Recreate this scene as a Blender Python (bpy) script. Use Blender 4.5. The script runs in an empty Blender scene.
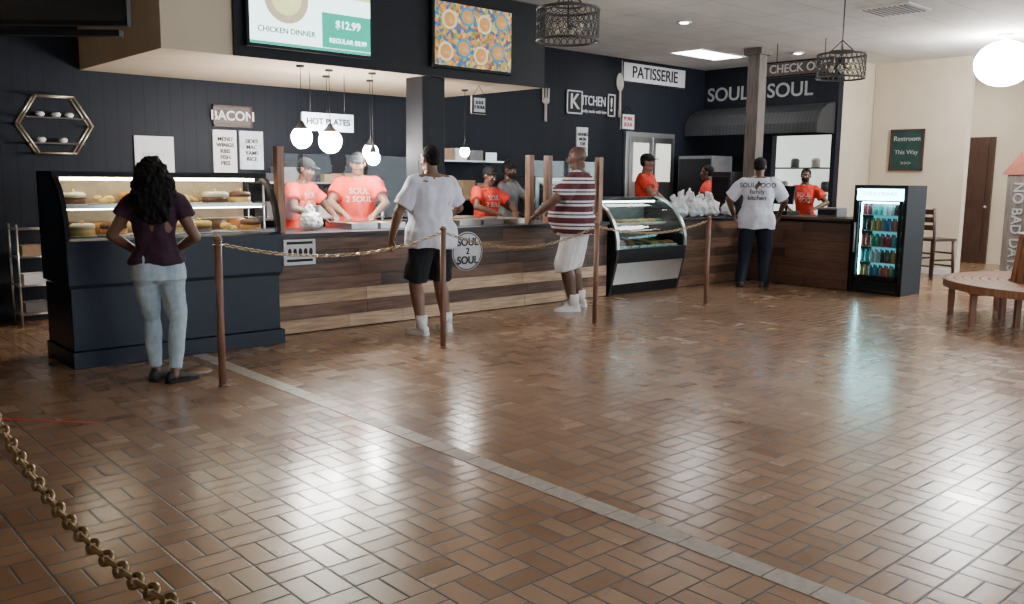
import bpy, math, random
from mathutils import Vector, Matrix, noise
from mathutils.bvhtree import BVHTree
random.seed(7)
SC=bpy.context.scene
COL=SC.collection
V=Vector
# ------------------------------------------------------------ materials
def nodes(m):
    m.use_nodes=True
    nt=m.node_tree
    return nt, nt.nodes['Principled BSDF'], nt.nodes['Material Output']
def M(name,col,rough=.5,metal=0.,em=None,es=0.,var=.15,scale=12.,bump=0.,coat=0.,stretch=(1,1,1),spec=.5):
    m=bpy.data.materials.new(name); nt,b,o=nodes(m)
    b.inputs['Roughness'].default_value=rough; b.inputs['Metallic'].default_value=metal
    b.inputs['Coat Weight'].default_value=coat; b.inputs['Specular IOR Level'].default_value=spec
    tc=nt.nodes.new('ShaderNodeTexCoord'); mp=nt.nodes.new('ShaderNodeMapping'); mp.inputs['Scale'].default_value=stretch
    nz=nt.nodes.new('ShaderNodeTexNoise'); nz.inputs['Scale'].default_value=scale; nz.inputs['Detail'].default_value=5
    nt.links.new(tc.outputs['Object'],mp.inputs[0]); nt.links.new(mp.outputs[0],nz.inputs['Vector'])
    cr=nt.nodes.new('ShaderNodeValToRGB')
    c0=[max(0,c*(1-var)) for c in col]; c1=[min(1,c*(1+var)) for c in col]
    cr.color_ramp.elements[0].position=.3; cr.color_ramp.elements[1].position=.7
    cr.color_ramp.elements[0].color=(*c0,1); cr.color_ramp.elements[1].color=(*c1,1)
    nt.links.new(nz.outputs['Fac'],cr.inputs[0]); nt.links.new(cr.outputs[0],b.inputs['Base Color'])
    if bump>0:
        bp=nt.nodes.new('ShaderNodeBump'); bp.inputs['Strength'].default_value=bump; bp.inputs['Distance'].default_value=.01
        nt.links.new(nz.outputs['Fac'],bp.inputs['Height']); nt.links.new(bp.outputs[0],b.inputs['Normal'])
    if em:
        b.inputs['Emission Color'].default_value=(*em,1); b.inputs['Emission Strength'].default_value=es
    return m
def glass(name,tint=(.93,.96,.96),ior=1.3):
    m=bpy.data.materials.new(name); nt,b,o=nodes(m); nt.nodes.remove(b)
    t=nt.nodes.new('ShaderNodeBsdfTransparent'); t.inputs[0].default_value=(*tint,1)
    g=nt.nodes.new('ShaderNodeBsdfGlossy'); g.inputs['Roughness'].default_value=.03
    fr=nt.nodes.new('ShaderNodeFresnel'); fr.inputs[0].default_value=ior
    mx=nt.nodes.new('ShaderNodeMixShader')
    nt.links.new(fr.outputs[0],mx.inputs[0]); nt.links.new(t.outputs[0],mx.inputs[1]); nt.links.new(g.outputs[0],mx.inputs[2])
    nt.links.new(mx.outputs[0],o.inputs[0]); return m
def wood(name,c,rough=.5,axis='X',var=.35):
    st={'X':(1.2,14,14),'Y':(14,1.2,14),'Z':(14,14,1.2)}[axis]
    return M(name,c,rough,var=var,scale=3,stretch=st,bump=.15)

class NB:
    def __init__(s,nt): s.nt=nt
    def m(s,op,a,b=None,c=None):
        n=s.nt.nodes.new('ShaderNodeMath'); n.operation=op
        for i,x in enumerate((a,b,c)):
            if x is None: continue
            if isinstance(x,(int,float)): n.inputs[i].default_value=x
            else: s.nt.links.new(x,n.inputs[i])
        return n.outputs[0]
def floor_mat():
    m=bpy.data.materials.new('quarry_tile'); nt,b,o=nodes(m); N=NB(nt)
    g=nt.nodes.new('ShaderNodeNewGeometry'); sp=nt.nodes.new('ShaderNodeSeparateXYZ'); nt.links.new(g.outputs['Position'],sp.inputs[0])
    T=.203
    x=N.m('DIVIDE',sp.outputs[0],T); y=N.m('DIVIDE',sp.outputs[1],T)
    cx=N.m('FLOOR',x); cy=N.m('FLOOR',y); fx=N.m('SUBTRACT',x,cx); fy=N.m('SUBTRACT',y,cy)
    par=N.m('FLOORED_MODULO',N.m('ADD',cx,cy),2.)
    inv=N.m('SUBTRACT',1.,par)
    a=N.m('ADD',N.m('MULTIPLY',fx,par),N.m('MULTIPLY',fy,inv))
    bb=N.m('ADD',N.m('MULTIPLY',fy,par),N.m('MULTIPLY',fx,inv))
    b2=N.m('MULTIPLY',bb,2.); bi=N.m('FLOOR',b2); bf=N.m('SUBTRACT',b2,bi)
    da=N.m('MINIMUM',a,N.m('SUBTRACT',1.,a)); db=N.m('MULTIPLY',N.m('MINIMUM',bf,N.m('SUBTRACT',1.,bf)),.5)
    d=N.m('MINIMUM',da,db)
    mr=nt.nodes.new('ShaderNodeMapRange'); mr.interpolation_type='SMOOTHSTEP'
    mr.inputs['From Min'].default_value=.012; mr.inputs['From Max'].default_value=.034; nt.links.new(d,mr.inputs['Value'])
    tile=mr.outputs[0]
    cv=nt.nodes.new('ShaderNodeCombineXYZ'); nt.links.new(cx,cv.inputs[0]); nt.links.new(cy,cv.inputs[1]); nt.links.new(bi,cv.inputs[2])
    wn=nt.nodes.new('ShaderNodeTexWhiteNoise'); nt.links.new(cv.outputs[0],wn.inputs['Vector'])
    nz=nt.nodes.new('ShaderNodeTexNoise'); nz.inputs['Scale'].default_value=.9; nz.inputs['Detail'].default_value=6; nt.links.new(g.outputs['Position'],nz.inputs['Vector'])
    nf=nt.nodes.new('ShaderNodeTexNoise'); nf.inputs['Scale'].default_value=40; nt.links.new(g.outputs['Position'],nf.inputs['Vector'])
    k=N.m('ADD',N.m('MULTIPLY',wn.outputs['Value'],.4),N.m('MULTIPLY',nz.outputs['Fac'],.6))
    cr=nt.nodes.new('ShaderNodeValToRGB'); e=cr.color_ramp.elements
    e[0].position=.1; e[0].color=(.2,.1,.05,1); e[1].position=.95; e[1].color=(.46,.29,.17,1)
    x1=cr.color_ramp.elements.new(.5); x1.color=(.34,.19,.104,1)
    nt.links.new(k,cr.inputs[0])
    mx=nt.nodes.new('ShaderNodeMix'); mx.data_type='RGBA'; nt.links.new(tile,mx.inputs['Factor'])
    mx.inputs[6].default_value=(.035,.025,.02,1); nt.links.new(cr.outputs[0],mx.inputs[7]); nt.links.new(mx.outputs[2],b.inputs['Base Color'])
    r=N.m('ADD',N.m('MULTIPLY',nz.outputs['Fac'],.2),N.m('MULTIPLY',wn.outputs['Value'],.06)); r=N.m('ADD',r,.11)
    r=N.m('ADD',N.m('MULTIPLY',N.m('SUBTRACT',1.,tile),.4),r); nt.links.new(r,b.inputs['Roughness'])
    h=N.m('ADD',tile,N.m('MULTIPLY',nf.outputs['Fac'],.1)); h=N.m('ADD',h,N.m('MULTIPLY',wn.outputs['Value'],.15))
    bp=nt.nodes.new('ShaderNodeBump'); bp.inputs['Strength'].default_value=.45; bp.inputs['Distance'].default_value=.004
    nt.links.new(h,bp.inputs['Height']); nt.links.new(bp.outputs[0],b.inputs['Normal'])
    b.inputs['Specular IOR Level'].default_value=.9
    b.inputs['Coat Weight'].default_value=.25; b.inputs['Coat Roughness'].default_value=.18
    return m
def grid_mat(name,col,line,tx,ty,w,axes=(0,1),rough=.8,spec=.5):
    m=bpy.data.materials.new(name); nt,b,o=nodes(m); N=NB(nt)
    g=nt.nodes.new('ShaderNodeNewGeometry'); sp=nt.nodes.new('ShaderNodeSeparateXYZ'); nt.links.new(g.outputs['Position'],sp.inputs[0])
    ds=[]
    for ax,t in zip(axes,(tx,ty)):
        if not t: continue
        f=N.m('FRACT',N.m('DIVIDE',sp.outputs[ax],t)); ds.append(N.m('MULTIPLY',N.m('MINIMUM',f,N.m('SUBTRACT',1.,f)),t))
    d=ds[0] if len(ds)==1 else N.m('MINIMUM',ds[0],ds[1])
    k=N.m('GREATER_THAN',d,w)
    nz=nt.nodes.new('ShaderNodeTexNoise'); nz.inputs['Scale'].default_value=3; nt.links.new(g.outputs['Position'],nz.inputs['Vector'])
    mul=N.m('ADD',N.m('MULTIPLY',nz.outputs['Fac'],.3),.85)
    c=nt.nodes.new('ShaderNodeMix'); c.data_type='RGBA'; nt.links.new(k,c.inputs['Factor']); c.inputs[6].default_value=(*line,1); c.inputs[7].default_value=(*col,1)
    v=nt.nodes.new('ShaderNodeVectorMath'); v.operation='SCALE'; nt.links.new(c.outputs[2],v.inputs[0]); nt.links.new(mul,v.inputs['Scale'])
    nt.links.new(v.outputs[0],b.inputs['Base Color']); b.inputs['Roughness'].default_value=rough; b.inputs['Specular IOR Level'].default_value=spec
    bp=nt.nodes.new('ShaderNodeBump'); bp.inputs['Strength'].default_value=.3; bp.inputs['Distance'].default_value=.004
    nt.links.new(k,bp.inputs['Height']); nt.links.new(bp.outputs[0],b.inputs['Normal'])
    return m
def stripe_mat(name):
    m=bpy.data.materials.new(name); nt,b,o=nodes(m); N=NB(nt)
    tc=nt.nodes.new('ShaderNodeTexCoord'); sp=nt.nodes.new('ShaderNodeSeparateXYZ'); nt.links.new(tc.outputs['Object'],sp.inputs[0])
    f=N.m('FRACT',N.m('DIVIDE',sp.outputs[2],.12))
    cr=nt.nodes.new('ShaderNodeValToRGB'); cr.color_ramp.interpolation='CONSTANT'; e=cr.color_ramp.elements
    e[0].position=0; e[0].color=(.1,.015,.028,1); e[1].position=.42; e[1].color=(.72,.7,.72,1)
    for p,c in ((.62,(.035,.025,.06,1)),(.74,(.72,.7,.72,1)),(.92,(.1,.015,.028,1))):
        x=cr.color_ramp.elements.new(p); x.color=c
    nt.links.new(f,cr.inputs[0]); nt.links.new(cr.outputs[0],b.inputs['Base Color']); b.inputs['Roughness'].default_value=.85
    return m
def food_screen():
    m=bpy.data.materials.new('food_photo_screen'); nt,b,o=nodes(m)
    tc=nt.nodes.new('ShaderNodeTexCoord'); vo=nt.nodes.new('ShaderNodeTexVoronoi'); vo.inputs['Scale'].default_value=30
    nt.links.new(tc.outputs['Object'],vo.inputs['Vector'])
    cr=nt.nodes.new('ShaderNodeValToRGB'); e=cr.color_ramp.elements
    e[0].position=0; e[0].color=(.5,.12,.01,1); e[1].position=1; e[1].color=(.01,.08,.25,1)
    for p,c in ((.25,(.6,.28,.03,1)),(.42,(.1,.22,.02,1)),(.55,(.7,.5,.15,1)),(.68,(.2,.03,.01,1)),(.8,(.02,.15,.28,1))):
        x=e.new(p); x.color=c
    sp=nt.nodes.new('ShaderNodeSeparateColor'); nt.links.new(vo.outputs['Color'],sp.inputs[0]); nt.links.new(sp.outputs[0],cr.inputs[0])
    nt.links.new(cr.outputs[0],b.inputs['Emission Color']); b.inputs['Emission Strength'].default_value=1.6
    b.inputs['Base Color'].default_value=(.02,.02,.02,1); return m
BLACK=M('black_laminate',(.007,.008,.012),.5,var=.2,spec=.22)
NAVY=M('navy_black_panel',(.005,.01,.026),.35,spec=.3)
SATIN=M('satin_black',(.007,.008,.011),.6,spec=.25)
BEIGE=M('beige_paint',(.6,.5,.37),.8,var=.05,scale=3)
CREAM=M('cream_paint',(.58,.5,.38),.8,var=.05,scale=3)
STEEL=M('stainless_steel',(.5,.51,.52),.28,1.,var=.08,scale=5,stretch=(1,20,1))
SILVER=M('silver_trim',(.6,.62,.64),.3,.9,var=.05)
WHITE=M('white_enamel',(.75,.75,.74),.5,var=.04)
PAPER=M('white_paper',(.72,.73,.77),.8,var=.05)
INK=M('black_ink',(.012,.012,.012),.6,spec=.3)
GREY=M('grey_plastic',(.15,.15,.16),.5)
DGREY=M('dark_grey_metal',(.035,.035,.04),.4,.6)
GLASS=glass('clear_glass')
GLASSB=glass('tinted_glass',(.65,.8,.78),1.4)
BRASS=M('aged_brass',(.35,.25,.14),.3,1.,var=.35,scale=60)
POSTW=wood('post_wood',(.22,.105,.07),.45,'Z')
DWOOD=wood('dark_stained_wood',(.05,.022,.014),.4,'Z')
TEAK=wood('teak_slats',(.32,.14,.06),.4,'X')
TEAKZ=wood('teak_uprights',(.27,.11,.045),.4,'Z')
TEAK2=wood('teak_frame',(.2,.08,.033),.4,'Z')
WD=[wood('plank_dark',(.065,.036,.024),.5,var=.5),wood('plank_brown',(.11,.058,.036),.5,var=.5),wood('plank_reddish',(.16,.082,.05),.5,var=.45),wood('plank_tan',(.42,.27,.165),.5),wood('plank_pale',(.58,.4,.26),.55)]
WDY=[wood('plankY_dark',(.065,.032,.02),.5,'Y'),wood('plankY_brown',(.1,.05,.03),.5,'Y'),wood('plankY_red',(.13,.062,.036),.5,'Y'),wood('plankY_tan',(.18,.095,.055),.5,'Y')]
# ------------------------------------------------------------ mesh builder
class MB:
    def __init__(s): s.v=[];s.f=[];s.mi=[];s.mats=[];s.sm=[]
    def mid(s,m):
        if m not in s.mats: s.mats.append(m)
        return s.mats.index(m)
    def add(s,vs,fs,m,smooth=False):
        o=len(s.v); s.v+= [tuple(v) for v in vs]; k=s.mid(m)
        for f in fs: s.f.append(tuple(i+o for i in f)); s.mi.append(k); s.sm.append(smooth)
    def box(s,x0,x1,y0,y1,z0,z1,m,R=None,piv=None):
        vs=[V((x,y,z)) for x in(x0,x1) for y in(y0,y1) for z in(z0,z1)]
        if R is not None:
            p=V(piv) if piv is not None else V(((x0+x1)/2,(y0+y1)/2,(z0+z1)/2)); vs=[R@(v-p)+p for v in vs]
        s.add(vs,[(0,1,3,2),(4,6,7,5),(0,4,5,1),(2,3,7,6),(0,2,6,4),(1,5,7,3)],m)
    def loft(s,rings,m,smooth=True,cap=True):
        n=len(rings[0]); vs=[p for r in rings for p in r]; fs=[]
        for i in range(len(rings)-1):
            for j in range(n):
                k=(j+1)%n; fs.append((i*n+j,i*n+k,(i+1)*n+k,(i+1)*n+j))
        if cap: fs.append(tuple(reversed(range(n)))); fs.append(tuple((len(rings)-1)*n+j for j in range(n)))
        s.add(vs,fs,m,smooth)
    def tube(s,pts,rad,m,n=10,smooth=True,cap=True,side=None):
        pts=[V(p) for p in pts]; rings=[]; ref=None
        for i,p in enumerate(pts):
            t=(pts[min(i+1,len(pts)-1)]-pts[max(i-1,0)]).normalized()
            if ref is None:
                ref=V(side) if side is not None else (V((1,0,0)) if abs(t.x)<.8 else V((0,1,0)))
            a=(ref-t*ref.dot(t)).normalized(); b=t.cross(a); ref=a
            r=rad[i] if isinstance(rad,(list,tuple)) else rad
            ra,rb=(r if isinstance(r,tuple) else (r,r))
            rings.append([p+a*(ra*math.cos(q))+b*(rb*math.sin(q)) for q in [2*math.pi*j/n for j in range(n)]])
        s.loft(rings,m,smooth,cap)
    def ell(s,c,r,m,R=None,n=14,k=9):
        c=V(c); r=V(r) if not isinstance(r,(int,float)) else V((r,r,r)); rings=[]
        for i in range(k+1):
            th=(math.pi-.02)-(math.pi-.04)*i/k
            z=math.cos(th); q=math.sin(th)
            ring=[V((r.x*q*math.cos(a),r.y*q*math.sin(a),r.z*z)) for a in [2*math.pi*j/n for j in range(n)]]
            if R is not None: ring=[R@p for p in ring]
            rings.append([p+c for p in ring])
        s.loft(rings,m)
    def lathe(s,c,prof,m,n=16,smooth=True,cap=True):
        c=V(c); s.loft([[c+V((r*math.cos(a),r*math.sin(a),z)) for a in [2*math.pi*j/n for j in range(n)]] for r,z in prof],m,smooth,cap)
    def prism(s,pts,x0,x1,m):
        n=len(pts); vs=[(x0,y,z) for y,z in pts]+[(x1,y,z) for y,z in pts]
        fs=[tuple(range(n)),tuple(reversed(range(n,2*n)))]+[(i,i+n,(i+1)%n+n,(i+1)%n) for i in range(n)]
        s.add(vs,fs,m)
    def strip(s,pts,x0,x1,m,smooth=True):
        n=len(pts); vs=[(x0,y,z) for y,z in pts]+[(x1,y,z) for y,z in pts]
        s.add(vs,[(i,i+n,i+1+n,i+1) for i in range(n-1)],m,smooth)
    def sector(s,c,r0,r1,a0,a1,z0,z1,m,n=12):
        vs=[];fs=[]
        for i in range(n+1):
            a=a0+(a1-a0)*i/n
            for r in(r0,r1):
                for z in(z0,z1): vs.append((c[0]+r*math.cos(a),c[1]+r*math.sin(a),z))
        for i in range(n):
            o=i*4;q=o+4
            fs+=[(o,q,q+2,o+2),(o+1,o+3,q+3,q+1),(o,o+1,q+1,q),(o+2,q+2,q+3,o+3)]
        fs+=[(0,2,3,1),(n*4,n*4+1,n*4+3,n*4+2)]
        s.add(vs,fs,m)
    def torus(s,c,A,B,R1,R2,r,m,n=12,k=6):
        c=V(c);A=V(A).normalized();B=V(B).normalized();Nn=A.cross(B); vs=[];fs=[]
        for i in range(n):
            a=2*math.pi*i/n; d=A*(R1*math.cos(a))+B*(R2*math.sin(a)); dn=(A*math.cos(a)+B*math.sin(a))
            for j in range(k):
                q=2*math.pi*j/k; vs.append(c+d+dn*(r*math.cos(q))+Nn*(r*math.sin(q)))
        for i in range(n):
            for j in range(k):
                i2=(i+1)%n;j2=(j+1)%k; fs.append((i*k+j,i2*k+j,i2*k+j2,i*k+j2))
        s.add(vs,fs,m,True)
    def obj(s,name,parent=None,bevel=0):
        me=bpy.data.meshes.new(name); me.from_pydata(s.v,[],s.f)
        for m in s.mats: me.materials.append(m)
        me.polygons.foreach_set('material_index',s.mi); me.polygons.foreach_set('use_smooth',s.sm); me.update()
        o=bpy.data.objects.new(name,me); COL.objects.link(o)
        if parent: par(o,parent)
        if bevel:
            b=o.modifiers.new('bevel','BEVEL'); b.width=bevel; b.segments=2; b.limit_method='ANGLE'
        return o
def par(o,p):
    o.parent=p
    if p.get('world_children'): o.matrix_parent_inverse=Matrix.Translation(-V(p.location))
def empty(name,loc,world=True):
    e=bpy.data.objects.new(name,None); e.location=loc; e.empty_display_size=.2; COL.objects.link(e)
    if world: e['world_children']=1
    return e
def text(s,size,loc,rot,mat,parent=None,name='lettering',ex=.003,sx=1.,bold=.012):
    c=bpy.data.curves.new(name,'FONT'); c.body=s; c.size=size; c.extrude=ex; c.align_x='CENTER'; c.align_y='CENTER'; c.offset=size*bold
    t=bpy.data.objects.new(name+'_c',c); COL.objects.link(t)
    dg=bpy.context.evaluated_depsgraph_get(); me=bpy.data.meshes.new_from_object(t.evaluated_get(dg))
    bpy.data.objects.remove(t); me.materials.clear(); me.materials.append(mat)
    o=bpy.data.objects.new(name,me); COL.objects.link(o); o.location=loc; o.rotation_euler=rot; o.scale=(sx,1,1)
    if parent: par(o,parent)
    return o
def bake(b,name,mat,vox,parent,it=3,disp=0.,fr=(9,9,5)):
    o=b.obj(name); m=o.modifiers.new('r','REMESH'); m.mode='VOXEL'; m.voxel_size=vox
    s=o.modifiers.new('s','SMOOTH'); s.factor=.5; s.iterations=it
    dg=bpy.context.evaluated_depsgraph_get(); me=bpy.data.meshes.new_from_object(o.evaluated_get(dg))
    o.modifiers.clear(); o.data=me; me.materials.clear(); me.materials.append(mat)
    if disp:
        sd=random.uniform(0,50); nn=[v.normal.copy() for v in me.vertices]
        for v,n_ in zip(me.vertices,nn):
            p=v.co; q=V((p.x*fr[0]+sd,p.y*fr[1],p.z*fr[2])); v.co=p+n_*disp*(noise.noise(q)+.5*noise.noise(q*2.3))
    me.polygons.foreach_set('use_smooth',[True]*len(me.polygons)); me.update(); o.parent=parent; return o
RF=(math.pi/2,0,0); RR=(math.pi/2,0,-math.pi/2)
H=3.46
# ------------------------------------------------------------ room
b=MB(); b.box(-3,17.6,-4,9.9,-.1,0,floor_mat()); b.obj('floor')
b=MB(); b.box(-3,17.6,-4,9.9,H,H+.1,grid_mat('ceiling_tiles',(.66,.65,.63),(.5,.49,.48),1.2,.6,.01)); b.obj('ceiling')
DW=grid_mat('black_boards',(.009,.012,.02),(.004,.005,.008),.14,0,.004,(0,1),.6,.2)
DWY=grid_mat('black_boards_side',(.009,.012,.02),(.004,.005,.008),.14,0,.004,(1,0),.6,.2)
b=MB(); b.box(-3,13.7,9.8,9.95,0,H,DW); b.obj('wall_back')
b=MB(); b.box(-3.1,-3,-4,9.9,0,H,BEIGE); b.obj('wall_left')
b=MB(); b.box(-3,1.5,-4.08,-3.94,0,H,BEIGE); b.obj('unseen_wall_front')  # unseen solid stretch, put in to hold back daylight from behind
b=MB()
b.box(13.55,13.7,8.35,9.8,0,H,DWY); b.box(13.55,13.7,7.19,8.35,2.25,H,DWY); b.box(13.55,13.7,7.19,8.35,0,.9,DWY); b.box(13.55,13.7,7.19,7.27,.9,2.25,DWY)
b.obj('wall_right')
WK=M('kitchen_white_glow',(.7,.7,.66),.6,em=(.9,.97,.88),es=1.0,var=.04)  # wall paint emits light, standing in for a lit kitchen
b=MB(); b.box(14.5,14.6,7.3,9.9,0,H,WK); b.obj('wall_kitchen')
b=MB()
for z in(1.3,1.7): b.box(14.2,14.48,7.4,8.8,z,z+.03,STEEL)
for i in range(6): b.lathe((14.33,7.55+i*.2,1.33 if i%2 else 1.73),[(.07,0),(.08,.12),(.05,.16)],[STEEL,GREY,WHITE][i%3])
b.obj('kitchen_wall_shelf')
b=MB(); b.box(14.75,14.9,5.63,7.18,0,H,CREAM); b.box(13.71,14.9,7.19,7.29,0,H,CREAM); b.box(14.91,17.48,7.3,7.4,0,H,CREAM); b.obj('wall_alcove')
b=MB(); b.box(17.5,17.6,5.2,7.4,0,H,CREAM); b.obj('wall_far_right')
b=MB(); b.box(14.72,14.75,5.63,7.15,0,.1,WHITE); b.obj('baseboard_alcove')
b=MB(); b.box(17.44,17.498,6.15,7.1,0,2.33,DWOOD); b.box(17.42,17.44,6.25,7.0,.15,1.0,DWOOD); b.box(17.42,17.44,6.25,7.0,1.15,2.2,DWOOD); b.ell((17.4,6.22,1.05),.03,SILVER); b.obj('door_1')
def storefront(name,ax,c,a0,a1):
    b=MB()
    def bx(p0,p1,z0,z1,t=.06):
        if ax=='x': b.box(p0,p1,c-t,c+t,z0,z1,DGREY)
        else: b.box(c-t,c+t,p0,p1,z0,z1,DGREY)
    bx(a0,a1,0,.35); bx(a0,a1,3.1,H); n=int((a1-a0)/1.7)
    for i in range(n+1):
        p=a0+(a1-a0)*i/n; bx(max(a0,p-.04),min(a1,p+.04),.35,3.1)
    if ax=='x': b.box(a0,a1,c-.005,c+.005,.35,3.1,GLASS)
    else: b.box(c-.005,c+.005,a0,a1,.35,3.1,GLASS)
    b.obj(name)
storefront('unseen_window_1','x',-4,1.5,17.6)  # unseen storefront behind the camera, added to let daylight in
storefront('unseen_window_2','y',17.55,-3.9,5.2)  # unseen side storefront, added for daylight from the right
b=MB(); 
GS=M('grey_grout_strip',(.42,.37,.32),.4,var=.2,scale=25)
y=-3.9
while y<7.1:
    b.box(2.83,2.945,y,min(y+.2,7.1)-.006,0,.003,GS); y+=.2
b.obj('floor_divider_strip')
b=MB(); d=V((.434,-.48,0)).normalized(); q=V((d.y,-d.x,0))*.014; p0=V((.9,6.26,.002)); p1=V((1.604,5.48,.002))
b.add([p0-q,p0+q,p1+q,p1-q],[(0,1,2,3)],M('red_tape',(.7,.06,.03),.5)); b.obj('floor_tape')
RING=M('worn_floor_sticker',(.42,.33,.28),.5,var=.3); RIN2=M('worn_floor_sticker_center',(.3,.18,.11),.4,var=.3)
for (sx,sy) in ((2.62,6.5),(4.3,6.75),(6.3,5.3)):
    b=MB(); b.lathe((sx,sy,0),[(.12,.001),(.12,.003)],RING,24); b.lathe((sx,sy,.003),[(.1,0),(.1,.001)],RIN2,24); b.obj('floor_sticker')
# ------------------------------------------------------------ soffit
b=MB(); b.box(2.87,7.3,7.58,9.8,2.54,H,BEIGE); b.obj('soffit')
b=MB(); b.box(3.5,7.3,7.545,7.578,2.54,H,BLACK); b.obj('menu_backing_panel')
b=MB(); b.box(5.58,5.88,7.6,7.9,.957,2.54,BLACK); b.box(5.55,5.91,7.57,7.93,.957,1.03,BLACK); b.obj('support_column',bevel=.01)
def frame_screen(name,x0,x1,z0,z1,y,fill):
    e=empty(name,((x0+x1)/2,y,z0)); b=MB()
    b.box(x0-.03,x1+.03,y-.05,y,z0-.03,z1+.03,SATIN); b.obj('bezel',e,.006)
    fill(e,x0,x1,z0,z1,y-.053); return e
SW=M('screen_white',(.1,.1,.1),.2,em=(.72,1,.95),es=4.,var=0)
SG=M('screen_green',(.0,.1,.05),.2,em=(.01,.5,.36),es=1.7,var=0)
SY=M('screen_yellow',(.1,.1,0),.2,em=(.8,.85,.4),es=2.,var=0)
SP=M('screen_plate',(.1,.1,0),.2,em=(.7,.6,.4),es=1.5,var=0)
SK=M('screen_dark_text',(.1,.1,.1),.4,em=(.05,.3,.3),es=.6,var=0)
def f1(e,x0,x1,z0,z1,y):
    b=MB(); b.box(x0,x1,y-.002,y,z0,z1,SW); b.obj('panel',e)
    b=MB(); b.box(x0+.72,x1,y-.004,y-.002,z0+.03,z0+.35,SG); b.box(x0,x1,y-.004,y-.002,z0,z0+.025,SG); b.box(x0+.7,x1,y-.004,y-.002,z0+.5,z1,SY); b.obj('panel_blocks',e)
    b=MB(); b.lathe((0,0,0),[(.22,0),(.22,.002)],SP,28); b.lathe((0,0,.002),[(.15,0),(.15,.002)],SY,24); o=b.obj('plate_picture'); o.location=(x0+.36,y-.003,z0+.42); o.rotation_euler=RF; par(o,e)
    text('CHICKEN DINNER',.07,(x0+.36,y-.004,z0+.13),RF,SK,e); text('$12.99',.1,(x0+1.0,y-.006,z0+.25),RF,SW,e); text('REGULAR $8.99',.06,(x0+1.0,y-.006,z0+.1),RF,SW,e)
def f2(e,x0,x1,z0,z1,y):
    b=MB(); b.box(x0,x1,y-.002,y,z0,z1,food_screen()); b.obj('panel',e)
    BR=M('screen_bread',(.1,.1,.1),.3,em=(.55,.25,.05),es=1.5,var=.5,scale=40)
    TL=M('screen_teal',(.1,.1,.1),.3,em=(.02,.2,.35),es=1.6)
    for i in range(8):
        b=MB(); b.lathe((0,0,0),[(.1,0),(.1,.002)],[SP,TL][(i*3)%2],20); b.lathe((0,0,.002),[(.075,0),(.075,.002)],BR,20); o=b.obj('dish_picture'); o.location=(x0+.14+.24*(i%4)+.05*(i//4),y-.003,z0+.14+.33*(i//4)+.05*(i%2)); o.rotation_euler=RF; par(o,e)
frame_screen('menu_screen',3.62,4.87,2.66,3.36,7.54,f1)
frame_screen('menu_screen',5.66,6.72,2.66,3.3,7.54,f2)
F=V((.671,.7414,0)); RT=V((.7414,-.671,0))
c=F*6.1+RT*(-3.2)
e=empty('wall_television',(c.x,c.y,2.4),False); e.rotation_euler=(0,0,-math.radians(42.2))
b=MB(); b.box(-.6,.6,-.03,.03,.08,.78,SATIN); b.box(-.57,.57,-.032,-.03,.11,.75,M('tv_glass',(.01,.012,.016),.1)); b.box(-.35,.55,-.05,.02,.01,.05,SATIN); b.box(-.05,.05,.0,.06,.5,1.06,DGREY); b.obj('television_body',e,.005)
# ------------------------------------------------------------ counters
def planks(b,x0,x1,yf,rows,mats,axis='x',th=.02):
    for z0,z1,ch in rows:
        x=x0
        while x<x1-.01:
            L=random.uniform(.6,1.4); xe=min(x+L,x1)
            if x1-xe<.25: xe=x1
            m=mats[random.choice(ch)]
            if axis=='x': b.box(x,xe-.004,yf,yf+th+random.uniform(0,.006),z0,z1-.004,m)
            else: b.box(yf,yf+th,x,xe-.004,z0,z1-.004,m)
            x=xe
ROWS=[(.01,.14,[3,4,4]),(.14,.27,[2,1,1]),(.27,.4,[4,3,4,4]),(.4,.53,[1,0,2]),(.53,.66,[1,0,1]),(.66,.79,[1,2,0]),(.79,.92,[0,1])]
e=empty('service_counter',(6,7.8,0))
b=MB(); b.box(3.72,8.38,7.49,8.25,0,.92,BLACK); planks(b,3.72,8.38,7.46,ROWS,WD)
b.box(3.7,8.38,7.43,8.28,.92,.955,DGREY); b.obj('body',e)
b=MB(); b.box(9.88,12.1,7.51,8.25,0,.92,BLACK); planks(b,9.88,11.46,7.46,[(r[0],r[1],[0,1,2,2]) for r in ROWS],WD)
b.box(9.88,12.15,7.43,8.28,.92,.955,DGREY); b.obj('body_right',e)
e=empty('checkout_counter',(11.7,6.6,0))
b=MB(); b.box(11.49,12.1,5.78,7.42,0,.96,BLACK); planks(b,5.78,7.42,11.45,[(r[0],r[1]+.0,[0,1,2,1]) for r in ROWS],WDY,'y')
b.box(11.4,12.15,5.76,7.42,.956,.99,WDY[0]); b.obj('body_return',e)
PW=wood('guard_wood',(.28,.15,.09),.5,'Z')
def guard(x0,x1,ps):
    b=MB()
    for p in ps: b.box(p-.035,p+.035,7.52,7.6,.957,1.76,PW)
    b.box(x0,x1,7.557,7.563,1.08,1.7,GLASS)
    b.obj('sneeze_guard')
guard(3.9,5.5,[3.9]); guard(7.05,8.34,[7.1,7.4,8.3])
FOOD=[M('food_greens',(.06,.13,.02),.5,var=.5,scale=60,bump=.6),M('food_mac',(.7,.4,.06),.5,var=.4,scale=60,bump=.6),M('food_fried',(.4,.18,.05),.5,var=.5,scale=60,bump=.6),M('food_rice',(.7,.65,.5),.6,var=.3,scale=80,bump=.6),M('food_red',(.5,.08,.03),.4,var=.4,scale=60,bump=.6)]
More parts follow.
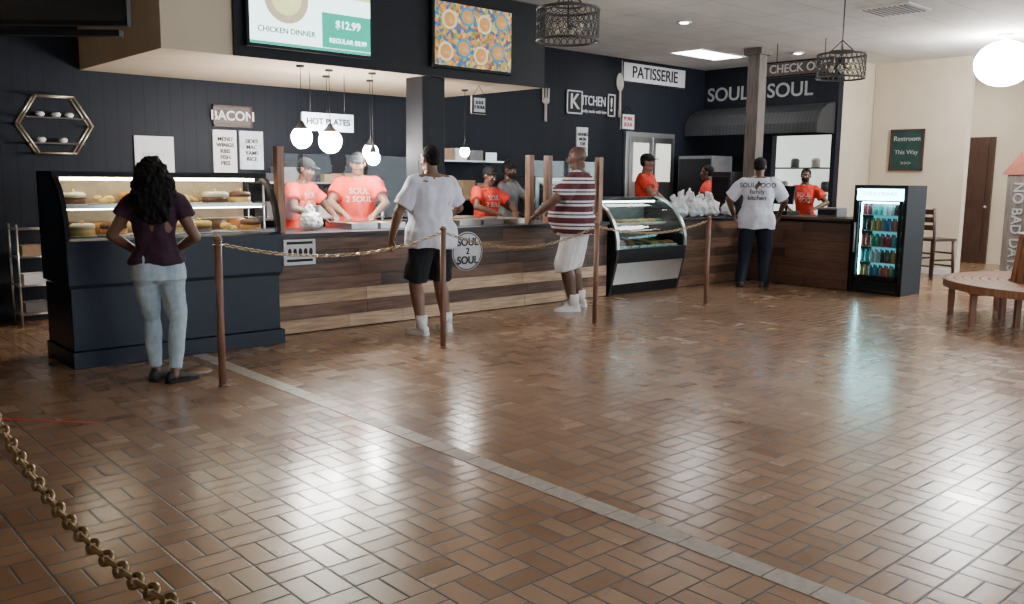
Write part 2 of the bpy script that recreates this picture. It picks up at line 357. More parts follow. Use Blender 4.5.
for i in range(2,9):
    x=4.05+i*.35
    b=MB(); y0=7.98 if 5.2<x<6.05 else 7.68; b.box(x,x+.31,y0,y0+.02,.957,1.02,STEEL); b.box(x,x+.31,8.18,8.2,.957,1.02,STEEL); b.box(x,x+.02,y0+.02,8.18,.957,1.02,STEEL); b.box(x+.29,x+.31,y0+.02,8.18,.957,1.02,STEEL); b.box(x+.02,x+.29,y0+.02,8.18,.957,.965,STEEL)
    ym=(y0+8.2)/2
    b.ell((x+.155,ym,.99),(.13,(8.18-y0)/2-.03,.024),FOOD[i%5]); b.obj('food_pan')
e=empty('counter_sign',(4.05,7.44,.7)); b=MB(); b.box(3.87,4.2,7.445,7.458,.66,.9,PAPER); b.obj('sheet',e); b=MB(); b.box(3.9,4.17,7.443,7.445,.855,.88,INK)
for i in range(5): b.ell((3.93+i*.055,7.444,.78),(.02,.002,.038),INK)
b.box(3.9,4.17,7.443,7.445,.69,.715,INK); b.obj('print',e)
e=empty('round_logo_sign',(6.07,7.44,.7)); b=MB(); b.lathe((0,0,0),[(.215,0),(.215,.012)],PAPER,32); b.torus((0,0,.013),(1,0,0),(0,1,0),.2,.2,.005,INK,32); o=b.obj('disc'); o.location=(6.07,7.458,.69); o.rotation_euler=RF; par(o,e)
text('SOUL',.12,(6.07,7.44,.79),RF,INK,e); text('2',.1,(6.07,7.44,.69),RF,INK,e); text('SOUL',.12,(6.07,7.44,.59),RF,INK,e)
# ------------------------------------------------------------ bakery case
CAKE=[M('cake_yellow',(.75,.5,.15),.6,bump=.3),M('cake_cream',(.8,.7,.5),.6),M('cake_choc',(.12,.05,.025),.5),M('cake_orange',(.65,.28,.08),.6,bump=.3),M('cake_gold',(.6,.4,.15),.6)]
LITE=M('case_tube_light',(1,1,1),.5,em=(1,.88,.66),es=30,var=0)
MIR=M('case_back_panel',(.5,.38,.23),.35,var=.15)
e=empty('bakery_display_case',(2.8,7.5,0))
x0,x1=1.92,3.69
b=MB()
b.box(x0,x1,7.11,7.84,0,.13,NAVY); b.box(x0+.02,x1-.02,7.16,7.84,.13,.62,NAVY); b.prism([(7.13,.64),(7.13,.98),(7.16,1.0),(7.84,1.0),(7.84,.64)],x0,x1,NAVY); b.box(x0+.01,x1-.01,7.15,7.16,.615,.645,SATIN)
b.obj('base',e,.008)
prof=[(7.14,1.0),(7.15,1.12),(7.19,1.25),(7.26,1.37),(7.36,1.46),(7.45,1.48)]
b=MB()
for xa,xb in((x0,x0+.035),(x1-.035,x1)):
    outer=prof; inner=[(y+.05,z-.03) for y,z in prof]; inner[0]=(7.19,1.0)
    for i in range(len(prof)-1): b.prism([outer[i],outer[i+1],inner[i+1],inner[i]],xa,xb,SATIN)
    b.box(xa,xb,7.78,7.84,1.0,1.48,SATIN)
b.prism([(7.2,1.0),(7.24,1.22),(7.31,1.34),(7.4,1.43),(7.48,1.47),(7.79,1.47),(7.79,1.0)],x0+.004,x0+.012,NAVY)
b.box(x0,x1,7.4,7.84,1.47,1.51,SATIN); b.box(x0+.035,x1-.035,7.8,7.84,1.0,1.47,MIR)
b.obj('frame',e)
b=MB(); b.strip(prof,x0+.035,x1-.035,GLASS); b.obj('curved_glass',e)
b=MB(); b.box(x0+.05,x1-.05,7.32,7.79,1.235,1.243,GLASS); b.box(x0+.05,x1-.05,7.31,7.32,1.225,1.25,SILVER); b.tube([(x0+.08,7.48,1.452),(x1-.08,7.48,1.452)],.012,LITE); b.tube([(x0+.08,7.34,1.215),(x1-.08,7.34,1.215)],.005,LITE); b.obj('shelf_and_lights',e)
b=MB()
for i in range(7):
    x=x0+.2+i*.235; r=.09+.01*(i%3)
    for (z,yy) in((1.003,7.4),(1.245,7.6)):
        m=CAKE[(i*3+(z>1.1)*2)%5]; m2=CAKE[(i+1)%5]
        b.lathe((x,yy,z),[(r+.015,0),(r+.015,.006)],WHITE,20)
        if (i+(z>1.1))%3==2: 
            for k in range(6): b.ell((x+random.uniform(-.07,.07),yy+random.uniform(-.07,.07),z+.03+.02*(k%2)),(.04,.03,.025),m)
        else:
            b.lathe((x,yy,z+.006),[(r,0),(r,.05)],m,20); b.lathe((x,yy,z+.056),[(r+.003,0),(r+.003,.03),(r-.02,.045)],m2,20); b.ell((x,yy,z+.11),.015,CAKE[4])
    b.lathe((x-.02,7.64,1.003),[(r,0),(r,.08),(r-.02,.1)],CAKE[(i+2)%5],20)
b.obj('cakes_and_pastries',e)
# ------------------------------------------------------------ curved deli case
e=empty('curved_deli_case',(9.1,7.7,0)); x0,x1=8.42,9.86
pr=[(7.46,0),(7.43,.1),(7.38,.3),(7.34,.46),(7.33,.6)]
gl=[(7.33,.6),(7.335,.72),(7.37,.86),(7.43,.98),(7.53,1.1),(7.66,1.19),(7.8,1.235),(7.9,1.25)]
b=MB()
for xa,xb in((x0,x0+.04),(x1-.04,x1)): b.prism(pr+gl[1:]+[(8.1,1.25),(8.1,0)],xa,xb,DGREY)
for xa,xb in((x0-.004,x0+.044),(x1-.044,x1+.004)):
    i_=[(y+.02,z-.012) for y,z in gl]
    for i in range(len(gl)-1): b.prism([(gl[i][0]-.006,gl[i][1]+.004),(gl[i+1][0]-.006,gl[i+1][1]+.004),i_[i+1],i_[i]],xa,xb,SILVER)
b.box(x0+.04,x1-.04,7.86,8.1,1.21,1.25,DGREY); b.box(x0+.04,x1-.04,8.06,8.1,.0,1.21,GREY); b.obj('ends_and_top',e)
b=MB(); b.strip([(7.46,0),(7.43,.1),(7.42,.14)],x0+.04,x1-.04,SATIN); b.strip([(7.42,.14),(7.37,.33),(7.35,.42)],x0+.04,x1-.04,SILVER); b.strip([(7.35,.42),(7.33,.5),(7.33,.6)],x0+.04,x1-.04,SATIN)
b.box(x0+.04,x1-.04,7.36,8.05,.56,.6,STEEL); b.obj('front_panels',e)
b=MB(); b.strip(gl,x0+.04,x1-.04,GLASSB); b.box(x0+.05,x1-.05,7.5,8.04,.88,.89,GLASS); b.obj('curved_glass',e)
LIT2=M('deli_tube_light',(1,1,1),.5,em=(.85,1,.97),es=18,var=0)
b=MB(); b.tube([(x0+.08,7.85,1.19),(x1-.08,7.85,1.19)],.012,LIT2); b.obj('tube_lights',e)
b=MB()
for i in range(8):
    x=x0+.16+i*.165
    for z,yy in((.605,7.55),(.605,7.85),(.895,7.75)):
        b.box(x-.07,x+.07,yy-.11,yy+.11,z,z+.02,WHITE); b.ell((x,yy,z+.03),(.06,.1,.035),(FOOD+CAKE)[random.randrange(10)])
b.obj('trays_of_food',e)
# ------------------------------------------------------------ fridge
e=empty('beverage_cooler',(11.7,5.38,0)); FX=11.41; y0,y1=5.02,5.74
b=MB(); b.box(FX,FX+.58,y0,y0+.05,.0,1.45,SATIN); b.box(FX,FX+.58,y1-.05,y1,0,1.45,SATIN); b.box(FX+.54,FX+.58,y0+.05,y1-.05,0,1.45,SATIN); b.box(FX,FX+.54,y0+.05,y1-.05,1.4,1.45,SATIN); b.box(FX+.02,FX+.54,y0+.05,y1-.05,0,.2,SATIN)
for i in range(6): b.box(FX+.005,FX+.02,y0+.08,y1-.08,.04+i*.022,.05+i*.022,DGREY)
b.obj('cabinet',e,.006)
HD=M('cooler_header',(.1,.3,.3),.3,em=(.45,.95,1.),es=16,var=.05); IN=M('cooler_interior_glow',(.4,.6,.62),.4,em=(.06,.38,.45),es=1.1)  # back panel glows itself: cooler light put into its emission
b=MB(); b.box(FX-.01,FX+.05,y0+.05,y1-.05,1.25,1.4,HD); b.box(FX+.5,FX+.54,y0+.05,y1-.05,.2,1.25,IN); b.obj('light_header',e)
text('COLD DRINKS',.07,(FX-.013,(y0+y1)/2,1.335),RR,M('header_text',(.1,.4,.45),.5,em=(.1,.6,.7),es=3),e)
b=MB()
for s_ in((y0+.05,y0+.09),(y1-.09,y1-.05)): b.box(FX-.03,FX,s_[0],s_[1],.2,1.25,SATIN)
b.box(FX-.03,FX,y0+.05,y1-.05,.2,.25,SATIN); b.box(FX-.03,FX,y0+.05,y1-.05,1.23,1.25,SATIN); b.box(FX-.016,FX-.012,y0+.09,y1-.09,.25,1.23,GLASS); b.tube([(FX-.06,y1-.07,.55),(FX-.06,y1-.07,.95)],.012,SILVER); b.obj('glass_door',e)
BC=[M('bottle_%d'%i,c,.2,em=c,es=.2) for i,c in enumerate([(.02,.14,.08),(.2,.05,.03),(.02,.08,.16),(.2,.15,.04),(.02,.018,.015),(.2,.3,.3),(.02,.2,.2),(.15,.02,.03)])]  # bottles emit some of their own colour in place of cooler light
b=MB()
for k in range(5):
    z=.215+k*.21; b.box(FX+.04,FX+.5,y0+.05,y1-.05,z-.006,z,SILVER)
    for i in range(8):
        for xx in(.1,.2): b.lathe((FX+xx,y0+.1+i*.074,z),[(.028,0),(.03,.02),(.03,.11),(.012,.145),(.012,.165)],BC[(i//2+k*3)%8],10)
LED=M('cooler_led',(1,1,1),.5,em=(.4,.9,1),es=28)
b.tube([(FX+.05,y1-.1,.25),(FX+.05,y1-.1,1.22)],.008,LED); b.tube([(FX+.06,y0+.1,1.22),(FX+.06,y1-.1,1.22)],.012,LED)
b.obj('shelves_with_bottles',e)
# ------------------------------------------------------------ posts & chains
def chainm(b,f,n,L=.052,W=.034,r=.0055):
    pts=[f(i/400) for i in range(401)]; acc=[0]
    for i in range(400): acc.append(acc[-1]+(pts[i+1]-pts[i]).length)
    tot=acc[-1]; step=L-2*r-.002; k=int(tot/step); j=0
    for i in range(k):
        s=(i+.5)*tot/k
        while acc[j+1]<s: j+=1
        t=(s-acc[j])/(acc[j+1]-acc[j]); p=pts[j].lerp(pts[j+1],t); d=(pts[j+1]-pts[j]).normalized()
        side=d.cross(V((0,0,1))).normalized(); up=side.cross(d)
        ang=math.pi/4 if i%2 else -math.pi/4
        B=side*math.cos(ang)+up*math.sin(ang)
        b.torus(p,d,B,L/2-r,W/2-r,r,BRASS,n=n)
def stanch(x,y,h=1.07):
    b=MB(); b.tube([(x,y,0),(x,y,h-.03)],.026,POSTW,12); b.lathe((x,y,h-.03),[(.03,0),(.032,.012),(.02,.03),(.004,.036)],POSTW,12); b.lathe((x,y,0),[(.034,0),(.034,.008),(.028,.016)],POSTW,16)
    b.torus((x,y,h-.06),(1,0,0),(0,1,0),.034,.034,.005,BRASS); b.obj('stanchion_post')
PX=[2.57,4.65,6.61,8.74]; PY=[5.91,6.04,6.03,6.18]
for x,y in zip(PX,PY): stanch(x,y)
SAG=[.13,.16,.1]
for i in range(3):
    a=V((PX[i]+.042,PY[i],1.01)); c2=V((PX[i+1]-.042,PY[i+1],1.01)); b=MB()
    chainm(b,lambda t,a=a,c2=c2,s=SAG[i]: a.lerp(c2,t)-V((0,0,s*4*t*(1-t))),10,.06,.034,.0048); b.obj('barrier_chain')
stanch(.66,.42); stanch(.66,4.48)
b=MB(); chainm(b,lambda t:V((.66,.46+3.98*t,.52+.13*(3.98*(t-.5))**2)),18,.07,.046,.0075); b.obj('barrier_chain')
# ------------------------------------------------------------ wall decor
GOLD=M('brushed_gold',(.7,.62,.45),.35,.8)
e=empty('hexagon_wall_shelf',(2.58,9.75,1.96)); b=MB(); hc=V((2.58,9.72,1.97)); R=.34
hp=[hc+V((R*math.cos(math.radians(60*i)),0,R*.95*math.sin(math.radians(60*i)))) for i in range(6)]
for yy in(-.07,.07):
    for i in range(6): b.tube([hp[i]+V((0,yy,0)),hp[(i+1)%6]+V((0,yy,0))],.01,GOLD,6)
for p in hp: b.tube([p+V((0,-.07,0)),p+V((0,.07,0))],.01,GOLD,6)
b.box(2.3,2.86,9.65,9.79,2.03,2.045,DWOOD); b.box(2.32,2.84,9.65,9.79,1.78,1.795,DWOOD); b.obj('hexagon_frame',e)
b=MB()
for x,z in((2.45,2.045),(2.6,2.045),(2.72,2.045),(2.45,1.795),(2.65,1.795)): b.lathe((x,9.72,z),[(.03,0),(.045,.03),(.03,.05)],WHITE)
b.obj('bowls',e)
BRW=wood('weathered_sign',(.09,.075,.07),.6)
def sign(name,x0,x1,z0,z1,y,board,s,size,tm,frame=None,sx=1):
    e=empty(name,((x0+x1)/2,y,z0)); b=MB(); b.box(x0,x1,y,y+.025,z0,z1,board)
    if frame:
        for q in((x0,x1,z0,z0+.02),(x0,x1,z1-.02,z1),(x0,x0+.02,z0,z1),(x1-.02,x1,z0,z1)): b.box(q[0],q[1],y-.01,y,q[2],q[3],frame)
    b.obj('board',e)
    for k,ln in enumerate(s.split('|')):
        n=len(s.split('|')); text(ln,size,((x0+x1)/2,y-.006,(z0+z1)/2+(n-1)/2*size*1.05-k*size*1.05),RF,tm,e,sx=sx)
    return e
WY=9.776
sign('bacon_sign',4.25,4.72,2.04,2.28,WY,BRW,'BACON',.15,PAPER,DWOOD)
sign('notice_paper',3.37,3.79,1.5,1.9,WY,PAPER,'NOTICE',.07,PAPER)
sign('price_list_poster',4.24,4.52,1.52,2.0,WY,PAPER,'MENU|WINGS|RIBS|FISH|PIES',.065,INK)
sign('price_list_poster',4.56,4.85,1.56,2.0,WY,M('blue_paper',(.6,.68,.75),.7),'SIDES|MAC|YAMS|RICE',.065,INK)
sign('patisserie_sign',11.25,12.95,3.08,3.42,WY,PAPER,'PATISSERIE',.27,INK,INK,.95)
sign('kitchen_letter_sign',9.95,10.3,2.5,2.86,WY,INK,'K',.33,PAPER,PAPER)
sign('kitchen_letter_sign',10.9,11.08,2.5,2.86,WY,INK,'!',.3,PAPER,PAPER)
e=empty('kitchen_wall_letters',(10.5,9.78,2.6)); text('ITCHEN',.21,(10.6,9.795,2.72),RF,PAPER,e,sx=.75); text('family made with love',.07,(10.6,9.795,2.56),RF,PAPER,e)
TAN=wood('utensil_wood',(.5,.45,.4),.5,'Z')
b=MB(); b.tube([(11.2,9.78,2.5),(11.2,9.78,2.95)],[.03,.02],TAN,8); b.ell((11.2,9.78,3.07),(.1,.02,.15),TAN); b.obj('wall_spoon')
b=MB(); b.tube([(9.5,9.78,2.35),(9.5,9.78,2.62)],.022,TAN,8); b.ell((9.5,9.78,2.66),(.08,.02,.05),TAN)
for i in(-1,0,1): b.tube([(9.5+i*.055,9.78,2.66),(9.5+i*.06,9.78,2.85)],.016,TAN,6)
b.obj('wall_fork')
e=sign('pig_sign',11.25,11.6,2.3,2.58,WY,PAPER,'PORK|SOUL',.09,M('red_ink',(.5,.03,.03),.5),INK)
b=MB(); b.tube([(11.27,9.79,2.58),(11.42,9.79,2.7),(11.58,9.79,2.58)],.006,INK,6); b.obj('sign_hanger',e)
sign('notice_board',10.2,10.45,1.85,2.3,WY,PAPER,'HOURS|MON|TUE|WED',.07,INK)
e=empty('door_2',(12,9.75,0)); b=MB(); b.box(11.35,12.65,9.74,9.798,0,2.28,SILVER)
b.box(11.42,11.98,9.71,9.74,.02,2.2,STEEL); b.box(12.02,12.58,9.71,9.74,.02,2.2,STEEL); KW=M('kitchen_glow',(.7,.7,.65),.5,em=(.95,.95,.85),es=.8,var=.3)
b.box(11.5,11.9,9.7,9.71,1.45,2.1,KW); b.box(12.1,12.5,9.7,9.71,1.45,2.1,KW); b.obj('double_door',e,.004)
def shelfunit(name,x0,x1,zt,items):
    b=MB()
    for x in(x0,x1):
        for y in(9.3,9.7): b.tube([(x,y,0),(x,y,zt)],.014,STEEL,8)
    for k in range(4): b.box(x0-.02,x1+.02,9.28,9.72,.15+k*(zt-.2)/3,.17+k*(zt-.2)/3,STEEL)
    for k in range(4):
        z=.17+k*(zt-.2)/3; x=x0+.06
        while x<x1-.2:
            w=random.uniform(.12,.28); h=random.uniform(.12,.3)
            if k==3: h*=.7
            b.box(x,x+w,9.35,9.65,z,z+h,random.choice(items)); x+=w+.05
    b.obj(name)
CARD=M('cardboard',(.3,.2,.12),.8)
shelfunit('storage_shelf',6.9,8.3,1.75,[CARD,WHITE,STEEL,GREY]); shelfunit('storage_shelf',4.6,6.2,1.45,[CARD,WHITE,GREY,DGREY])
b=MB(); b.box(8.6,9.5,9.0,9.7,.0,.85,STEEL); b.box(8.62,9.48,9.05,9.7,.9,1.5,STEEL); b.box(8.7,9.3,9.03,9.05,1.0,1.42,BLACK); b.tube([(8.7,8.99,1.45),(9.3,8.99,1.45)],.012,SILVER,8); b.box(8.65,8.7,9.0,9.6,.85,.9,DGREY);b.box(9.4,9.45,9.0,9.6,.85,.9,DGREY); b.obj('commercial_oven',bevel=.008)
for x in(9.75,10.1):
    b=MB(); b.lathe((x,9.45,1.001),[(.11,0),(.12,.02),(.12,.38),(.09,.43),(.03,.45),(.03,.48)],STEEL,18); b.tube([(x,9.33,1.08),(x,9.28,1.08),(x,9.28,1.04)],.012,BLACK,8); b.obj('coffee_urn')
b=MB(); b.box(9.6,11.2,9.2,9.75,.96,1.0,STEEL); 
for x in(9.64,11.16):
    for y in(9.24,9.7): b.tube([(x,y,0),(x,y,.96)],.02,STEEL,8)
b.box(9.64,11.16,9.24,9.7,.3,.32,STEEL); b.obj('prep_table')
b=MB()
for x in(2.1,2.42):
    for y in(9.4,9.7): b.tube([(x,y,0),(x,y,1.0)],.01,SILVER,6)
for z in(.12,.4,.68,.95):
    for i in range(7): b.tube([(2.1,9.4+i*.05,z),(2.42,9.4+i*.05,z)],.005,SILVER,5)
    b.tube([(2.1,9.4,z),(2.1,9.7,z)],.008,SILVER,5); b.tube([(2.42,9.4,z),(2.42,9.7,z)],.008,SILVER,5)
for z in(.13,.41,.69): b.box(2.15,2.36,9.45,9.65,z,z+.1,random.choice([PAPER,GREY,CARD]))
b.obj('wire_rack')
# ------------------------------------------------------------ hanging lamps
BULB=M('frosted_bulb',(1,1,1),.5,em=(1,.93,.85),es=200,var=0)
for x,y,z,r in((4.25,7.75,1.86,.1),(4.62,7.85,1.84,.115),(4.88,8.35,1.98,.09),(5.06,7.75,1.68,.07),(5.42,8.35,1.76,.085),(6.8,8.4,1.8,.06)):
    b=MB(); b.tube([(x,y,2.54),(x,y,z+.12)],.004,BLACK,6); b.lathe((x,y,z),[(r*.75,r*.78),(r*.5,r*.98),(.03,r+.03),(.015,r+.06)],DGREY,16,cap=False); b.lathe((x,y,2.52),[(.04,0),(.04,.02)],DGREY,12); b.ell((x,y,z),(r,r,r*1.05),BULB); b.obj('globe_pendant_lamp')
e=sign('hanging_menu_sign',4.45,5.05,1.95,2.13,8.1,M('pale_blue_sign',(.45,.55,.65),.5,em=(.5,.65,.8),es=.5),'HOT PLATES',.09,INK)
b=MB(); b.tube([(4.55,8.11,2.13),(4.55,8.11,2.54)],.004,INK,5); b.tube([(4.95,8.11,2.13),(4.95,8.11,2.54)],.004,INK,5); b.obj('wires',e)
e=sign('hanging_small_sign',6.5,6.72,2.22,2.42,7.9,PAPER,'SOUL|2 SOUL',.05,INK,INK)
b=MB(); b.tube([(6.52,7.91,2.42),(6.61,7.91,2.54),(6.7,7.91,2.42)],.004,INK,5); b.obj('wires',e)
# ------------------------------------------------------------ right wall
DIM=M('dim_white_letters',(.36,.37,.38),.7)
e=empty('soul_wall_lettering',(13.53,8.7,3.0)); text('SOUL 2 SOUL',.33,(13.54,8.68,3.0),RR,DIM,e,sx=1.05)
AW=grid_mat('grey_corrugated',(.035,.038,.042),(.025,.027,.03),.07,0,.012,(1,0),.6,.3); b=MB()
pr_=[(13.54,2.76),(13.3,2.72),(13.08,2.6),(12.98,2.42),(12.97,2.26)]
for k in range(4):
    a,c2=pr_[k],pr_[k+1]; b.add([(a[0],7.22,a[1]),(a[0],9.78,a[1]),(c2[0],9.78,c2[1]),(c2[0],7.22,c2[1])],[(0,1,2,3)],AW,True)
b.add([(x,7.22,z) for x,z in pr_]+[(13.54,7.22,2.26)],[(0,1,2,3,4,5)],AW)
b.obj('curved_awning')
OLD=wood('old_grey_wood',(.15,.125,.11),.6,'Z')
b=MB(); b.box(11.75,11.95,7.52,7.72,.957,H-.002,OLD); b.box(11.7,12.0,7.47,7.77,3.36,H-.002,OLD); b.obj('wood_post')
e=empty('check_out_sign',(11.6,6.78,3.05)); b=MB(); b.box(11.6,11.63,6.25,7.3,2.98,3.2,OLD); b.box(11.59,11.6,6.25,7.3,2.98,3.0,BLACK); b.box(11.59,11.6,6.25,7.3,3.18,3.2,BLACK); b.tube([(11.615,6.4,3.2),(11.615,6.4,H)],.006,BLACK,5); b.tube([(11.615,7.15,3.2),(11.615,7.15,H)],.006,BLACK,5); b.obj('board',e)
text('CHECK OUT',.165,(11.588,6.78,3.09),RR,PAPER,e)
CH=M('chalkboard_green',(.015,.045,.04),.7,spec=.3)
e=empty('chalkboard_sign',(14.74,6.55,2.0)); b=MB(); b.box(14.71,14.745,6.28,6.82,1.7,2.34,CH)
for q in((6.27,6.83,1.68,1.71),(6.27,6.83,2.33,2.36),(6.27,6.3,1.68,2.36),(6.8,6.83,1.68,2.36)): b.box(14.7,14.73,q[0],q[1],q[2],q[3],DWOOD)
b.obj('board',e); text('Restroom',.11,(14.705,6.55,2.2),RR,DIM,e,bold=0); text('This Way',.1,(14.705,6.55,1.98),RR,DIM,e,bold=0); text('>>>',.1,(14.705,6.55,1.8),RR,DIM,e,bold=0)
e=empty('vertical_banner_sign',(14.3,4.68,0)); b=MB(); b.box(14.3,14.34,4.5,4.83,.0,1.62,OLD); b.prism([(4.43,1.62),(4.9,1.62),(4.665,1.95)],14.28,14.36,M('faded_red',(.35,.12,.08),.6)); b.box(14.34,14.36,4.4,4.93,0,.04,OLD); b.obj('board',e)
text('NO BAD DAYS',.2,(14.29,4.665,.85),(math.pi/2,math.pi/2,-math.pi/2),DIM,e)
BAG=M('white_plastic_bag',(.78,.79,.82),.4,var=.08,bump=.5,scale=15)
def bag(x,y,z,s=1.):
    e=empty('plastic_bag',(x,y,z),False); e.scale=(s,s,s); e.rotation_euler=(0,0,random.uniform(0,3)); b=MB()
    b.loft([[V((rx*math.copysign(abs(math.cos(a))**.6,math.cos(a)),ry*math.copysign(abs(math.sin(a))**.6,math.sin(a)),h)) for a in [2*math.pi*j/20 for j in range(20)]] for rx,ry,h in((.12,.09,0.016),(.15,.12,.05),(.155,.12,.13),(.13,.1,.19),(.08,.05,.23))],BAG)
    for q in(-1,1): b.tube([(q*.06,0,.2),(q*.09,.02,.27),(q*.05,.03,.32),(q*.02,0,.24)],[.03,.022,.018,.02],BAG,8)
    bake(b,'bag_body',BAG,.009,e,1,.026,(15,15,15))
bag(10.15,7.74,.962); bag(10.55,7.72,.962,1.1); bag(10.95,7.74,.962,1.05); bag(10.75,8.05,.962,1.2); bag(11.25,7.95,.962,.95); bag(11.3,7.66,.962,.8); bag(4.4,7.88,.962,.75)
b=MB()
for i in range(3): b.box(9.92,10.1,7.95,8.2,.957+i*.075,1.027+i*.075,WHITE); b.box(9.91,10.11,7.94,8.21,1.02+i*.075,1.03+i*.075,PAPER)
b.obj('takeout_boxes',bevel=.004)
b=MB(); b.box(11.6,11.95,6.85,7.1,.992,1.05,BLACK); b.tube([(11.8,6.98,1.05),(11.8,6.98,1.2)],.02,BLACK,8); b.box(11.68,11.72,6.8,7.16,1.15,1.42,BLACK,Matrix.Rotation(.2,3,'Y')); b.obj('cash_register',bevel=.005)
b=MB(); b.box(11.65,11.95,6.1,6.4,.992,1.12,GREY); b.box(11.63,11.65,6.12,6.38,1.02,1.1,BLACK); b.obj('receipt_printer',bevel=.01)
b=MB(); b.box(12.6,13.2,8.9,9.6,0,1.9,GREY); b.box(12.58,12.6,8.92,9.58,.1,1.85,BLACK); b.tube([(12.55,8.98,.8),(12.55,8.98,1.3)],.012,SILVER,8); b.obj('upright_freezer',bevel=.01)
b=MB(); b.box(11.55,11.85,7.8,8.15,.957,1.62,DGREY); b.box(11.53,11.55,7.82,8.13,1.2,1.55,BLACK); b.box(11.5,11.56,7.85,8.1,.97,.99,SILVER); b.obj('drink_machine',bevel=.01)
# ------------------------------------------------------------ ceiling fixtures
LP=M('light_diffuser',(1,1,1),.5,em=(1,.98,.95),es=19,var=0)
def troffer(x,y,nm='ceiling_light_panel',w=1.15,d=.55):
    b=MB(); b.box(x-w/2,x+w/2,y-d/2,y+d/2,H-.012,H-.004,LP)
    for q in((x-w/2-.03,x+w/2+.03,y-d/2-.03,y-d/2),(x-w/2-.03,x+w/2+.03,y+d/2,y+d/2+.03),(x-w/2-.03,x-w/2,y-d/2,y+d/2),(x+w/2,x+w/2+.03,y-d/2,y+d/2)): b.box(*q,H-.02,H-.001,WHITE)
    b.obj(nm)
troffer(11.8,8.5)
troffer(6.,1.5); troffer(10.,.5); troffer(15.,3.); troffer(16.2,6.4)  # panels out of view, added to brighten the room
# large opal globe lamp, upper right: lights the ceiling around it
b=MB(); b.ell((12.95,4.55,H-.38),(.36,.36,.3),M('opal_globe',(1,1,1),.5,em=(1,.98,.95),es=62,var=0),n=28,k=14); b.tube([(12.95,4.55,H-.09),(12.95,4.55,H-.02)],.03,WHITE,10); b.lathe((12.95,4.55,H-.03),[(.1,.029),(.1,0)],WHITE,20); b.obj('opal_globe_lamp')
b=MB(); b.box(9.9,10.5,4.5,5.1,H-.02,H-.001,WHITE)
for i in range(9): b.box(9.94,10.46,4.55+i*.06,4.57+i*.06,H-.03,H-.02,GREY)
b.obj('ceiling_vent')
for x,y in((12.6,7.4),(9.2,7.0)):
    b=MB(); b.lathe((x,y,H-.02),[(.09,.02),(.1,0),(.07,0),(.06,.015)],WHITE,20); b.ell((x,y,H-.02),(.055,.055,.012),LP); b.obj('recessed_downlight')
PB=M('pendant_bulb',(.9,.85,.7),.2); PM=M('pendant_metal',(.1,.095,.09),.5,.5)
def pendant(x,y,z,r=.225):
    b=MB(); n=28
    for zz in(z-.11,z+.11): b.torus((x,y,zz),(1,0,0),(0,1,0),r,r,.01,PM,28)
    b.torus((x,y,z+.14),(1,0,0),(0,1,0),r*.5,r*.5,.008,PM,20)
    for row in range(4):
        for i in range(n):
            a=2*math.pi*(i+.5*(row%2))/n; zz=z-.083+row*.055
            p=V((x+r*math.cos(a),y+r*math.sin(a),zz)); b.torus(p,V((-math.sin(a),math.cos(a),0)),V((0,0,1)),.023,.026,.004,PM,8,4)
    for i in range(4):
        a=math.pi/2*i+.4; b.tube([(x+r*math.cos(a),y+r*math.sin(a),z+.11),(x+r*.5*math.cos(a),y+r*.5*math.sin(a),z+.14),(x,y,z+.25)],.006,PM,5)
        b.tube([(x,y,z+.0),(x+.08*math.cos(a),y+.08*math.sin(a),z-.02)],.008,PM,5); b.ell((x+.09*math.cos(a),y+.09*math.sin(a),z-.02),(.025,.025,.035),PB)
    b.tube([(x,y,z),(x,y,H-.02)],.006,DGREY,6); b.lathe((x,y,H-.03),[(.06,0),(.06,.03)],DGREY,16); b.obj('cage_pendant_lamp')
pendant(4.71,4.63,2.6); pendant(8.23,4.36,2.6)
# ------------------------------------------------------------ round slatted bench with upright back
c=(10.6,2.8); e=empty('round_slatted_bench',(c[0],c[1],0)); b=MB(); RB=.62
for j in range(7): b.sector(c,.67+j*.085,.745+j*.085,0,2*math.pi,.42,.45,TEAK,48)
b.sector(c,.65,.67,0,2*math.pi,.36,.45,TEAK2,48); b.sector(c,1.265,1.285,0,2*math.pi,.37,.45,TEAK2,48); b.obj('seat_slats',e)
b=MB()
for k in range(26):
    a=2*math.pi*k/26
    R_=Matrix.Rotation(a,3,'Z'); vs=[]
    for (dx,z) in((0,.4),(-.05,.93)):
        for (q1,q2) in((-.011,-.05),(.011,-.05),(.011,.05),(-.011,.05)): vs.append(V((c[0],c[1],z))+R_@V((RB+dx+q1,q2,0)))
    b.add(vs,[(0,1,2,3),(7,6,5,4),(0,4,5,1),(1,5,6,2),(2,6,7,3),(3,7,4,0)],TEAKZ)
b.sector(c,RB-.09,RB-.02,0,2*math.pi,.93,.965,TEAK,48); b.sector(c,RB-.03,RB-.015,0,2*math.pi,.5,.56,TEAK2,48); b.obj('slatted_back',e)
b=MB()
for k in range(8):
    a=2*math.pi*k/8+.2; u=V((math.cos(a),math.sin(a),0)); cc=V((c[0],c[1],0))
    b.tube([cc+u*1.2,cc+u*1.2+V((0,0,.42))],.038,TEAK2,4,False); b.tube([cc+u*.68,cc+u*.68+V((0,0,.42))],.038,TEAK2,4,False); b.tube([cc+u*.64+V((0,0,.36)),cc+u*1.24+V((0,0,.36))],.03,TEAK2,4,False)
b.obj('legs',e)
